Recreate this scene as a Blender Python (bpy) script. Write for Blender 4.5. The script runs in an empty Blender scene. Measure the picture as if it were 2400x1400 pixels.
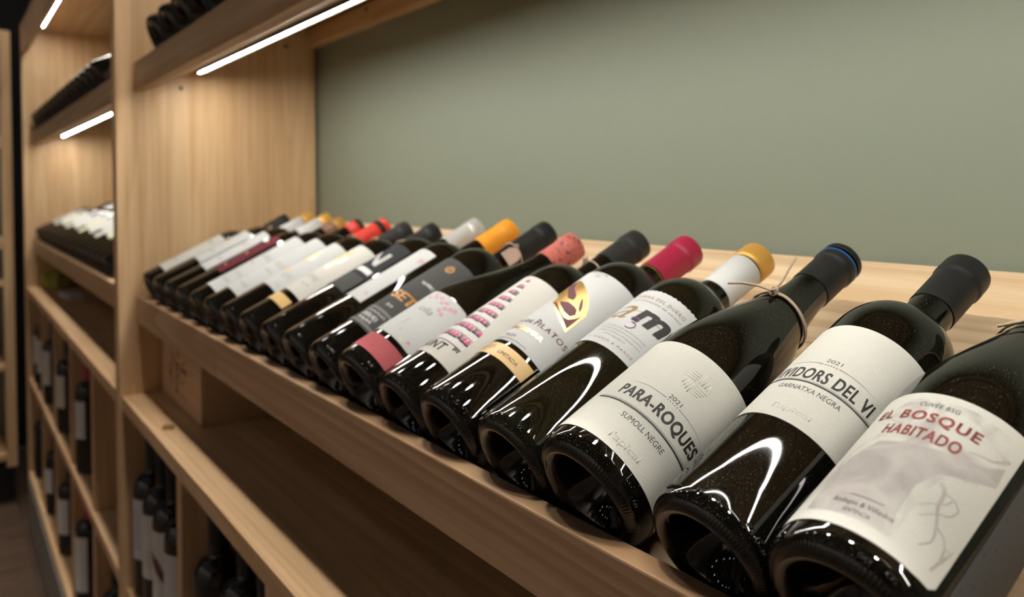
import bpy, bmesh, math, random
from mathutils import Matrix, Vector
random.seed(7)
SC = bpy.context.scene
COL = SC.collection
HC = 1.37                      # camera height above the floor (m)
PI = math.pi
R_ = math.radians

# ------------------------------------------------------------------ camera
def make_camera():
    cd = bpy.data.cameras.new('camera'); co = bpy.data.objects.new('camera', cd); COL.objects.link(co)
    yaw, pitch, F = R_(35.3), R_(-1.72), 1878.5
    f = Vector((-math.cos(yaw)*math.cos(pitch), math.sin(yaw)*math.cos(pitch), math.sin(pitch)))
    r = f.cross(Vector((0, 0, 1))).normalized(); u = r.cross(f)
    m = Matrix((r, u, -f)).transposed().to_4x4(); m.translation = (0, 0, HC)
    co.matrix_world = m
    cd.sensor_width = 36.0; cd.sensor_fit = 'HORIZONTAL'
    cd.lens = 36.0*F/2400.0
    cd.shift_y = -195.0/2400.0
    cd.clip_start = 0.02
    cd.dof.use_dof = True; cd.dof.focus_distance = 0.485; cd.dof.aperture_fstop = 6.6
    SC.camera = co
make_camera()

# ------------------------------------------------------------------ world, exposure
w = bpy.data.worlds.new('world'); SC.world = w; w.use_nodes = True
w.node_tree.nodes['Background'].inputs[0].default_value = (0.80, 0.86, 1.0, 1)
w.node_tree.nodes['Background'].inputs[1].default_value = 0.012
SC.view_settings.view_transform = 'Standard'; SC.view_settings.look = 'None'
SC.view_settings.exposure = 0.0; SC.view_settings.gamma = 1.0; SC.view_settings.use_curve_mapping = False
LED_STRENGTH = 108.0
DOWNLIGHT_W = 2.0
SC.cycles.use_light_tree = False; SC.cycles.adaptive_threshold = 0.03; SC.cycles.max_bounces = 6; SC.cycles.diffuse_bounces = 3; SC.cycles.glossy_bounces = 4; SC.cycles.transmission_bounces = 2
SC.cycles.caustics_reflective = False; SC.cycles.caustics_refractive = False

# ------------------------------------------------------------------ materials
MATS = {}
def new_mat(name):
    m = bpy.data.materials.new(name); m.use_nodes = True
    nt = m.node_tree; b = nt.nodes['Principled BSDF']
    MATS[name] = m
    return m, nt, b
def plain(name, col, rough=0.5, metal=0.0, spec=0.5, bump=0.0, bscale=300.0, var=0.0, vscale=40.0, emit=0.0):
    m, nt, b = new_mat(name)
    b.inputs['Base Color'].default_value = (*col, 1); b.inputs['Roughness'].default_value = rough
    b.inputs['Metallic'].default_value = metal; b.inputs['Specular IOR Level'].default_value = spec
    tc = nt.nodes.new('ShaderNodeTexCoord')
    if var > 0:
        n = nt.nodes.new('ShaderNodeTexNoise'); n.inputs['Scale'].default_value = vscale; n.inputs['Detail'].default_value = 4
        nt.links.new(tc.outputs['Object'], n.inputs['Vector'])
        mx = nt.nodes.new('ShaderNodeMix'); mx.data_type = 'RGBA'
        mx.inputs['A'].default_value = (*[c*(1-var) for c in col], 1); mx.inputs['B'].default_value = (*[min(1, c*(1+var)) for c in col], 1)
        nt.links.new(n.outputs['Fac'], mx.inputs['Factor']); nt.links.new(mx.outputs['Result'], b.inputs['Base Color'])
    if bump > 0:
        n = nt.nodes.new('ShaderNodeTexNoise'); n.inputs['Scale'].default_value = bscale; n.inputs['Detail'].default_value = 3
        nt.links.new(tc.outputs['Object'], n.inputs['Vector'])
        bp = nt.nodes.new('ShaderNodeBump'); bp.inputs['Strength'].default_value = bump; bp.inputs['Distance'].default_value = 0.001
        nt.links.new(n.outputs['Fac'], bp.inputs['Height']); nt.links.new(bp.outputs['Normal'], b.inputs['Normal'])
    if emit > 0:
        b.inputs['Emission Color'].default_value = (*col, 1); b.inputs['Emission Strength'].default_value = emit
    return m
def wood(name, axis, light, dark, stave=0.09, stave_axis=None, stave_amp=0.10, rough=0.45, rings=0.22):
    """pine: grain runs along local axis 0/1/2; staves split across stave_axis"""
    m, nt, b = new_mat(name); N = nt.nodes.new; L = nt.links.new
    tc = N('ShaderNodeTexCoord'); oi = N('ShaderNodeObjectInfo')
    ml = N('ShaderNodeMath'); ml.operation = 'MULTIPLY'; ml.inputs[1].default_value = 9.7; L(oi.outputs['Random'], ml.inputs[0])
    va = N('ShaderNodeVectorMath'); va.operation = 'ADD'; L(tc.outputs['Object'], va.inputs[0]); L(ml.outputs[0], va.inputs[1])
    sc = [34.0]*3; sc[axis] = 1.6
    mp = N('ShaderNodeMapping'); mp.inputs['Scale'].default_value = sc; L(va.outputs[0], mp.inputs['Vector'])
    n1 = N('ShaderNodeTexNoise'); n1.inputs['Scale'].default_value = 1.0; n1.inputs['Detail'].default_value = 3; n1.inputs['Roughness'].default_value = 0.6; n1.inputs['Distortion'].default_value = 0.6
    L(mp.outputs[0], n1.inputs['Vector'])
    sc2 = [170.0]*3; sc2[axis] = 4.0
    mp2 = N('ShaderNodeMapping'); mp2.inputs['Scale'].default_value = sc2; L(va.outputs[0], mp2.inputs['Vector'])
    n2 = N('ShaderNodeTexNoise'); n2.inputs['Scale'].default_value = 1.0; n2.inputs['Detail'].default_value = 2; L(mp2.outputs[0], n2.inputs['Vector'])
    sep = N('ShaderNodeSeparateXYZ'); L(va.outputs[0], sep.inputs[0])
    sa = stave_axis if stave_axis is not None else (1 if axis != 1 else 0)
    dv = N('ShaderNodeMath'); dv.operation = 'DIVIDE'; dv.inputs[1].default_value = stave; L(sep.outputs[sa], dv.inputs[0])
    fl = N('ShaderNodeMath'); fl.operation = 'FLOOR'; L(dv.outputs[0], fl.inputs[0])
    wn = N('ShaderNodeTexWhiteNoise'); wn.noise_dimensions = '1D'; L(fl.outputs[0], wn.inputs['W'])
    cr = N('ShaderNodeValToRGB'); cr.color_ramp.elements[0].position = 0.32; cr.color_ramp.elements[0].color = (*dark, 1)
    cr.color_ramp.elements[1].position = 0.62; cr.color_ramp.elements[1].color = (*light, 1)
    mixf = N('ShaderNodeMath'); mixf.operation = 'MULTIPLY_ADD'; mixf.inputs[1].default_value = 0.35; L(n2.outputs['Fac'], mixf.inputs[0])
    m3 = N('ShaderNodeMath'); m3.operation = 'MULTIPLY_ADD'; m3.inputs[1].default_value = 0.75; m3.inputs[2].default_value = -0.06; L(n1.outputs['Fac'], m3.inputs[0])
    L(m3.outputs[0], mixf.inputs[2])
    sc3 = [11.0]*3; sc3[axis] = 0.45                      # growth rings: thin late-wood lines
    mp3 = N('ShaderNodeMapping'); mp3.inputs['Scale'].default_value = sc3; L(va.outputs[0], mp3.inputs['Vector'])
    n3 = N('ShaderNodeTexNoise'); n3.inputs['Scale'].default_value = 1.0; n3.inputs['Detail'].default_value = 1.0; L(mp3.outputs[0], n3.inputs['Vector'])
    s1 = N('ShaderNodeMath'); s1.operation = 'MULTIPLY'; s1.inputs[1].default_value = 13.0; L(n3.outputs['Fac'], s1.inputs[0])
    s2 = N('ShaderNodeMath'); s2.operation = 'FRACT'; L(s1.outputs[0], s2.inputs[0])
    s3 = N('ShaderNodeMath'); s3.operation = 'POWER'; s3.inputs[1].default_value = 3.0; L(s2.outputs[0], s3.inputs[0])
    s4 = N('ShaderNodeMath'); s4.operation = 'MULTIPLY_ADD'; s4.inputs[1].default_value = -rings; L(s3.outputs[0], s4.inputs[0]); L(mixf.outputs[0], s4.inputs[2])
    L(s4.outputs[0], cr.inputs['Fac'])
    br = N('ShaderNodeMath'); br.operation = 'MULTIPLY_ADD'; br.inputs[1].default_value = stave_amp; br.inputs[2].default_value = 1.0-stave_amp/2
    L(wn.outputs['Value'], br.inputs[0])
    vm = N('ShaderNodeVectorMath'); vm.operation = 'SCALE'; L(cr.outputs['Color'], vm.inputs[0]); L(br.outputs[0], vm.inputs['Scale'])
    L(vm.outputs[0], b.inputs['Base Color'])
    b.inputs['Roughness'].default_value = rough; b.inputs['Specular IOR Level'].default_value = 0.3
    return m
PL, PD = (0.75, 0.52, 0.295), (0.58, 0.36, 0.18)
wood('pine_x', 0, PL, PD, 0.11, 1, 0.10)
wood('pine_board', 0, (0.78, 0.60, 0.40), (0.62, 0.43, 0.25), 0.30, 1, 0.08, rings=0.45)
wood('pine_z', 2, PL, PD, 0.09, 1, 0.12, rings=0.12)
wood('pine_y', 1, PL, PD, 0.09, 0, 0.12)
wood('pine_rail', 0, (0.60, 0.42, 0.25), (0.44, 0.265, 0.14), 0.30, 1, 0.05, rings=0.62)
wood('pine_crate', 0, (0.62, 0.42, 0.26), (0.54, 0.34, 0.19), 0.30, 2, 0.05)
wood('floor_oak', 1, (0.125, 0.082, 0.055), (0.075, 0.046, 0.030), 0.5, 0, 0.2, 0.4)

def wall_paint(name, col):
    m = plain(name, col, 0.55, bump=0.10, bscale=160.0, var=0.035, vscale=3.0); return m
wall_paint('sage_paint', (0.246, 0.279, 0.216))
wall_paint('corner_shade_paint', (0.012, 0.011, 0.010))  # near-black puts the shade of the unlit left corner into the wall colour
wall_paint('room_paint', (0.62, 0.57, 0.53))
wall_paint('ceiling_paint', (0.05, 0.048, 0.046))
plain('plinth_paint', (0.17, 0.165, 0.14), 0.5, var=0.2, vscale=12)

def glass(name, col, dust):
    m, nt, b = new_mat(name); N = nt.nodes.new; L = nt.links.new
    tc = N('ShaderNodeTexCoord')
    # fine dust specks and a faint haze lying on the glass
    n = N('ShaderNodeTexNoise'); n.inputs['Scale'].default_value = 1500; n.inputs['Detail'].default_value = 1; L(tc.outputs['Object'], n.inputs['Vector'])
    r = N('ShaderNodeValToRGB'); r.color_ramp.elements[0].position = 0.66; r.color_ramp.elements[1].position = 0.74; L(n.outputs['Fac'], r.inputs['Fac'])
    n2 = N('ShaderNodeTexNoise'); n2.inputs['Scale'].default_value = 38; n2.inputs['Detail'].default_value = 2; L(tc.outputs['Object'], n2.inputs['Vector'])
    r2 = N('ShaderNodeValToRGB'); r2.color_ramp.elements[0].position = 0.35; r2.color_ramp.elements[1].position = 0.8; L(n2.outputs['Fac'], r2.inputs['Fac'])
    mu = N('ShaderNodeMath'); mu.operation = 'MULTIPLY'; L(r.outputs['Color'], mu.inputs[0]); L(r2.outputs['Color'], mu.inputs[1])
    mx = N('ShaderNodeMix'); mx.data_type = 'RGBA'; mx.inputs['A'].default_value = (*col, 1); mx.inputs['B'].default_value = (0.20, 0.18, 0.14, 1)
    ds = N('ShaderNodeMath'); ds.operation = 'MULTIPLY'; ds.inputs[1].default_value = dust; L(mu.outputs[0], ds.inputs[0])
    L(ds.outputs[0], mx.inputs['Factor']); L(mx.outputs['Result'], b.inputs['Base Color'])
    rr = N('ShaderNodeMath'); rr.operation = 'MULTIPLY_ADD'; rr.inputs[1].default_value = 0.05; rr.inputs[2].default_value = 0.012; L(r2.outputs['Color'], rr.inputs[0])
    L(rr.outputs[0], b.inputs['Roughness'])
    b.inputs['IOR'].default_value = 1.52
    n3 = N('ShaderNodeTexNoise'); n3.inputs['Scale'].default_value = 13; n3.inputs['Detail'].default_value = 1; L(tc.outputs['Object'], n3.inputs['Vector'])
    bp = N('ShaderNodeBump'); bp.inputs['Strength'].default_value = 0.22; bp.inputs['Distance'].default_value = 0.005
    L(n3.outputs['Fac'], bp.inputs['Height']); L(bp.outputs['Normal'], b.inputs['Normal'])
    return m
glass('bottle_glass', (0.0040, 0.0034, 0.0022), 0.85)
glass('bottle_glass_olive', (0.0065, 0.0062, 0.0028), 0.6)

def paper(name, col, strength=0.35, scale=900.0):
    return plain(name, col, 0.8, spec=0.08, bump=strength, bscale=scale, var=0.02, vscale=60)
paper('paper_cream', (0.64, 0.632, 0.57), 0.28, 1100)
paper('paper_white', (0.60, 0.605, 0.595), 0.15)
paper('paper_ivory', (0.66, 0.64, 0.585), 0.25)
paper('paper_grey', (0.085, 0.085, 0.082), 0.15)
paper('paper_dark', (0.045, 0.047, 0.050), 0.15)
paper('paper_rose', (0.42, 0.105, 0.115), 0.15)
paper('paper_burgundy', (0.15, 0.035, 0.045), 0.15)
paper('paper_tag', (0.50, 0.36, 0.29), 0.2)
paper('paper_yellowish', (0.70, 0.68, 0.45), 0.2)
plain('ink_black', (0.022, 0.021, 0.020), 0.6)
plain('ink_grey', (0.20, 0.195, 0.18), 0.6)
plain('ink_lightgrey', (0.42, 0.41, 0.39), 0.6)
plain('ink_silver', (0.62, 0.62, 0.62), 0.45)
plain('ink_white', (0.75, 0.75, 0.72), 0.5)
plain('ink_red', (0.27, 0.045, 0.035), 0.6)
plain('ink_maroon', (0.13, 0.032, 0.045), 0.6)
plain('ink_purple', (0.16, 0.06, 0.15), 0.6)
plain('ink_bronze', (0.30, 0.19, 0.09), 0.5)
plain('ink_blue', (0.03, 0.08, 0.22), 0.5)
plain('ink_pink', (0.60, 0.10, 0.24), 0.6)
plain('ink_palepink', (0.62, 0.30, 0.36), 0.6)
plain('ink_orange', (0.72, 0.33, 0.055), 0.5)
plain('ink_lavender', (0.47, 0.435, 0.41), 0.7, var=0.22, vscale=70)
plain('ink_lavender_pale', (0.61, 0.585, 0.52), 0.7, var=0.16, vscale=80)
plain('ink_lavender_dark', (0.22, 0.15, 0.17), 0.7)
plain('ink_burnt', (0.10, 0.045, 0.02), 0.7)
plain('gold_foil', (0.90, 0.58, 0.22), 0.30, metal=1.0)
plain('gold_paper', (0.74, 0.47, 0.17), 0.4, var=0.06)
plain('cap_black', (0.010, 0.0105, 0.010), 0.48, spec=0.3, bump=0.05, bscale=400)
plain('cap_charcoal', (0.020, 0.020, 0.019), 0.48, spec=0.3)
plain('cap_blue', (0.015, 0.13, 0.42), 0.35, metal=0.3)
plain('cap_crimson', (0.33, 0.010, 0.045), 0.38, var=0.1, vscale=30)
plain('cap_gold', (0.62, 0.34, 0.07), 0.35, metal=0.35)
plain('cap_white', (0.66, 0.67, 0.66), 0.4)
plain('cap_silver', (0.55, 0.55, 0.53), 0.35, metal=0.25)
plain('cap_orange', (0.86, 0.33, 0.018), 0.42)
plain('cap_red', (0.68, 0.035, 0.02), 0.4)
plain('cap_brown', (0.22, 0.11, 0.06), 0.45)
plain('cap_bronze', (0.60, 0.33, 0.09), 0.3, metal=0.6)
def art(name, a, b, p0, p1, scale):
    m, nt, bs = new_mat(name); N = nt.nodes.new; L = nt.links.new
    tc = N('ShaderNodeTexCoord'); n = N('ShaderNodeTexNoise'); n.inputs['Scale'].default_value = scale; n.inputs['Detail'].default_value = 6; n.inputs['Distortion'].default_value = 1.2; L(tc.outputs['Object'], n.inputs['Vector'])
    r = N('ShaderNodeValToRGB'); r.color_ramp.elements[0].position = p0; r.color_ramp.elements[0].color = (*a, 1); r.color_ramp.elements[1].position = p1; r.color_ramp.elements[1].color = (*b, 1)
    L(n.outputs['Fac'], r.inputs['Fac']); L(r.outputs['Color'], bs.inputs['Base Color']); bs.inputs['Roughness'].default_value = 0.8; bs.inputs['Specular IOR Level'].default_value = 0.08
art('art_tree', (0.40, 0.365, 0.35), (0.58, 0.56, 0.51), 0.34, 0.72, 45)
art('art_leaf', (0.45, 0.42, 0.40), (0.64, 0.63, 0.565), 0.30, 0.56, 55)
def speckled():
    m, nt, b = new_mat('wax_pink'); N = nt.nodes.new; L = nt.links.new
    tc = N('ShaderNodeTexCoord'); n = N('ShaderNodeTexNoise'); n.inputs['Scale'].default_value = 190; n.inputs['Detail'].default_value = 3; L(tc.outputs['Object'], n.inputs['Vector'])
    r = N('ShaderNodeValToRGB'); r.color_ramp.elements[0].position = 0.56; r.color_ramp.elements[0].color = (0.52, 0.13, 0.10, 1)
    r.color_ramp.elements[1].position = 0.66; r.color_ramp.elements[1].color = (0.09, 0.03, 0.03, 1); L(n.outputs['Fac'], r.inputs['Fac'])
    L(r.outputs['Color'], b.inputs['Base Color']); b.inputs['Roughness'].default_value = 0.5
speckled()
plain('twine_fibre', (0.50, 0.39, 0.27), 0.9, bump=0.8, bscale=900, var=0.25, vscale=500)
plain('aluminium', (0.16, 0.14, 0.12), 0.6, metal=0.3)
plain('screw_steel', (0.10, 0.085, 0.06), 0.4, metal=0.8)
plain('led_diffuser', (1.0, 0.965, 0.895), 0.5, emit=LED_STRENGTH)
plain('downlight_glow', (0.80, 0.88, 1.0), 0.5, emit=34.0)
plain('black_metal', (0.012, 0.012, 0.012), 0.4)
plain('lime_cloth', (0.36, 0.34, 0.05), 0.7, bump=0.5, bscale=60, var=0.2, vscale=25)
plain('amber_scrap', (0.22, 0.10, 0.02), 0.6)

# ------------------------------------------------------------------ helpers
def setp(o, label=None, cat=None, group=None, kind=None):
    if label: o['label'] = label
    if cat: o['category'] = cat
    if group: o['group'] = group
    if kind: o['kind'] = kind
    return o
def empty(name, loc=(0, 0, 0), mat3=None, label=None, cat=None, group=None):
    o = bpy.data.objects.new(name, None); COL.objects.link(o); o.empty_display_size = 0.03
    if mat3 is not None:
        m = mat3.to_4x4(); m.translation = loc; o.matrix_world = m
    else:
        o.location = loc
    return setp(o, label, cat, group)
def mesh_obj(name, me, parent=None, loc=(0, 0, 0), rot=None):
    o = bpy.data.objects.new(name, me); COL.objects.link(o); o.location = loc
    if rot is not None: o.rotation_euler = rot
    if parent is not None: o.parent = parent
    return o
def mesh_from(name, verts, faces, mat, smooth=False):
    me = bpy.data.meshes.new(name); me.from_pydata(verts, [], faces); me.materials.append(MATS[mat])
    if smooth: me.polygons.foreach_set('use_smooth', [True]*len(me.polygons))
    me.update(); return me
def box_mesh(name, size, mat, bevel=0.0012):
    bm = bmesh.new(); bmesh.ops.create_cube(bm, size=1.0)
    bmesh.ops.scale(bm, vec=size, verts=bm.verts)
    if bevel > 0: bmesh.ops.bevel(bm, geom=bm.edges[:], offset=min(bevel, min(size)*0.3), segments=2, affect='EDGES', profile=0.6)
    me = bpy.data.meshes.new(name); bm.to_mesh(me); bm.free(); me.materials.append(MATS[mat]); return me
def box(name, x0, x1, y0, y1, z0, z1, mat, parent=None, bevel=0.0012):
    """axis-aligned block given by its limits (z measured from the camera height)"""
    me = box_mesh(name, (abs(x1-x0), abs(y1-y0), abs(z1-z0)), mat, bevel)
    return mesh_obj(name, me, parent, ((x0+x1)/2, (y0+y1)/2, (z0+z1)/2+HC))
def tube_data(pts, rad, seg=8, closed=False):
    pts = [Vector(p) for p in pts]; n = len(pts); V = []; Fc = []
    prev = None
    for i, p in enumerate(pts):
        a = pts[(i-1) % n] if (closed or i > 0) else p; c = pts[(i+1) % n] if (closed or i < n-1) else p
        t = (c-a).normalized()
        if prev is None:
            prev = t.orthogonal().normalized()
        prev = (prev - t*prev.dot(t)).normalized(); bn = t.cross(prev)
        rr = rad[i] if isinstance(rad, (list, tuple)) else rad
        for k in range(seg):
            an = 2*PI*k/seg; V.append(tuple(p + (prev*math.cos(an)+bn*math.sin(an))*rr))
    m = n if closed else n-1
    for i in range(m):
        j = (i+1) % n
        for k in range(seg):
            l = (k+1) % seg
            Fc.append((i*seg+k, i*seg+l, j*seg+l, j*seg+k))
    if not closed:
        Fc.append(tuple(range(seg-1, -1, -1))); Fc.append(tuple((n-1)*seg+k for k in range(seg)))
    return V, Fc
def merge(parts):
    V, Fc = [], []
    for v, f in parts:
        o = len(V); V += v; Fc += [tuple(i+o for i in q) for q in f]
    return V, Fc
def lathe(prof, seg=64, ridge=None):
    """prof: [(r, z)]; ridge(i) -> amplitude of the knurling on ring i"""
    V, Fc = [], []; rings = []
    for i, (r, z) in enumerate(prof):
        if r < 1e-6:
            rings.append([len(V)]); V.append((0, 0, z)); continue
        ring = []
        for k in range(seg):
            a = 2*PI*k/seg; rr = r
            if ridge and ridge(i): rr = r - ridge(i)*(0.5-0.5*math.cos(a*seg/4))
            ring.append(len(V)); V.append((rr*math.cos(a), rr*math.sin(a), z))
        rings.append(ring)
    for A, B in zip(rings[:-1], rings[1:]):
        if len(A) == 1 and len(B) == 1: continue
        for k in range(seg):
            l = (k+1) % seg
            if len(A) == 1: Fc.append((A[0], B[l], B[k]))
            elif len(B) == 1: Fc.append((A[k], A[l], B[0]))
            else: Fc.append((A[k], A[l], B[l], B[k]))
    return V, Fc
def smoothstep(t): return t*t*(3-2*t)

# ------------------------------------------------------------------ bottle shapes
def profile(kind, R, L, hb=None):
    p = []
    # punt (the hollow under the base), bearing ring, heel
    for r, z in ((0, .030), (.10, .0298), (.25, .027), (.40, .0205), (.52, .012), (.62, .0055), (.69, .0018), (.75, .0003), (.80, 0.0)):
        p.append((r*R, z))
    for r, z in ((.85, .0003), (.89, .0009), (.925, .0019), (.957, .0034), (.98, .0053), (.995, .0080), (1.0, .011)):
        p.append((r*R, z))
    nr = .0144
    if kind == 'bordeaux':
        hb = hb or .180
        for z in (.03, .06, .10, .14, hb-.004): p.append((R, z))
        for t in [i/12 for i in range(13)]:
            z = hb + t*(.037)
            a = t
            r = R - (R-nr-.0010)*(1-math.sqrt(max(0, 1-a**2.35)))**0.95 if t < 1 else nr+.0010
            p.append((r, z))
        zs = hb+.037
        p += [(nr+.0006, zs+.006), (nr+.0002, zs+.014)]
    else:
        hb = L*0.40
        for z in (.03, .06, .09, hb-.004): p.append((R, z))
        zs = L*0.80
        for t in [i/18 for i in range(1, 19)]:
            z = hb + t*(zs-hb)
            k = smoothstep(t)**0.92
            r = R + (nr+.0008-R)*(0.72*k+0.28*(1-math.cos(t*PI/2)))
            p.append((r, z))
        p.append((nr+.0004, zs+.008))
    p += [(nr, L-.022), (nr, L-.018), (nr+.0011, L-.0172), (nr+.0012, L-.012), (nr+.0006, L-.011), (nr+.0004, L-.002), (nr-.002, L-.001), (0, L-.001)]
    return p
def radius_at(prof, z):
    outer = prof[8:]
    for (r0, z0), (r1, z1) in zip(outer[:-1], outer[1:]):
        if z0 <= z <= z1 and z1 > z0: return r0+(r1-r0)*(z-z0)/(z1-z0)
    return outer[-1][0]
GLASS = {}
def glass_mesh(kind, R, L, hi, mat='bottle_glass', hb=None):
    key = (kind, R, L, hi, mat, hb)
    if key not in GLASS:
        seg = 448 if hi else 56
        amp = {9: .0002, 10: .0006, 11: .0006, 12: .0001}
        v, f = lathe(profile(kind, R, L, hb), seg, (lambda i: amp.get(i, 0)) if hi else None)
        GLASS[key] = mesh_from('bottle_glass', v, f, mat, True)
    return GLASS[key]
CAPS = {}
def cap_mesh(z0, z1, L, mat, prof, tip, extra=.0006):
    """sleeve following the neck from z0 to z1 (closed over the tip when tip)"""
    key = (round(z0, 4), round(z1, 4), round(L, 4), mat, tip, extra, len(prof), round(prof[25][1], 4))
    if key in CAPS: return CAPS[key]
    zs = sorted(set([z0, z0+.0004]+[z for r, z in prof[8:] if z0+.001 < z < z1-.001 and z < L-.023]))
    pr = [(radius_at(prof, z0)+.00005, z0)]
    for z in zs: pr.append((radius_at(prof, z)+extra, z))
    nr = .0144
    steps = [(L-.0215, nr+extra+.0003), (L-.0185, nr+extra+.0005), (L-.0174, nr+.0010+extra), (L-.0162, nr+.0013+extra), (L-.0120, nr+.0013+extra), (L-.0105, nr+.0012+extra), (L-.0090, nr+.0012+extra), (L-.0025, nr+.0011+extra), (L-.0008, nr+.0008+extra), (L, nr-.0010+extra)]
    for z, r in steps:
        if zs[-1] < z <= z1+1e-6: pr.append((r, z))
    if tip: pr.append((0, L+.0002))
    else: pr.append((pr[-1][0]-extra-.0002, pr[-1][1]))
    v, f = lathe(pr, 48); me = mesh_from('capsule', v, f, mat, True); CAPS[key] = me; return me

# ------------------------------------------------------------------ label printing (label space: phi in degrees, s in mm)
def patch_mesh(name, R, p0, p1, s0, s1, mat, thick=.0004, base=.0001, top=None, corner=0.0):
    """curved paper patch wrapped on a cylinder of radius R"""
    nu = max(6, int((p1-p0)/3)); nv = 10
    V, Fc = [], []
    def pt(rad, ph, s): return (-rad*math.sin(R_(ph)), rad*math.cos(R_(ph)), s/1000.0)
    for lay, rad in enumerate((R+base+thick, R+base)):
        for i in range(nu+1):
            ph = p0+(p1-p0)*i/nu
            e0, e1 = s0, s1 + (top(ph) if top else 0)
            if corner > 0:
                d = min(ph-p0, p1-ph)*R_(1)*R*1000
                if d < corner:
                    c = corner-math.sqrt(max(0, corner**2-(corner-d)**2)); e0 += c; e1 -= c
            for j in range(nv+1): V.append(pt(rad, ph, e0+(e1-e0)*j/nv))
    n1 = (nu+1)*(nv+1)
    idx = lambda l, i, j: l*n1+i*(nv+1)+j
    for i in range(nu):
        for j in range(nv):
            Fc.append((idx(0, i, j), idx(0, i, j+1), idx(0, i+1, j+1), idx(0, i+1, j)))
            Fc.append((idx(1, i, j), idx(1, i+1, j), idx(1, i+1, j+1), idx(1, i, j+1)))
    for i in range(nu):
        Fc.append((idx(0, i, 0), idx(0, i+1, 0), idx(1, i+1, 0), idx(1, i, 0)))
        Fc.append((idx(0, i, nv), idx(1, i, nv), idx(1, i+1, nv), idx(0, i+1, nv)))
    for j in range(nv):
        Fc.append((idx(0, 0, j), idx(1, 0, j), idx(1, 0, j+1), idx(0, 0, j+1)))
        Fc.append((idx(0, nu, j), idx(0, nu, j+1), idx(1, nu, j+1), idx(1, nu, j)))
    me = mesh_from(name, V, Fc, mat)
    bm = bmesh.new(); bm.from_mesh(me); bmesh.ops.recalc_face_normals(bm, faces=bm.faces)
    for f in bm.faces: f.smooth = True
    bm.to_mesh(me); bm.free()
    try: me.set_sharp_from_angle(angle=R_(40))
    except Exception: pass
    return me
def text_mesh2d(body, bold=0.0, shear=0.0, spacing=1.0):
    cu = bpy.data.curves.new('txt', 'FONT'); cu.body = body; cu.size = 1.0; cu.offset = 0.0; cu.shear = shear; cu.space_character = spacing
    cu.resolution_u = 4
    ob = bpy.data.objects.new('txt', cu); COL.objects.link(ob)
    dg = bpy.context.evaluated_depsgraph_get(); ev = ob.evaluated_get(dg)
    me = ev.to_mesh()
    V = [(v.co.x, v.co.y) for v in me.vertices]; Fc = [tuple(p.vertices) for p in me.polygons]
    ev.to_mesh_clear(); bpy.data.objects.remove(ob); bpy.data.curves.remove(cu)
    return V, Fc
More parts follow.
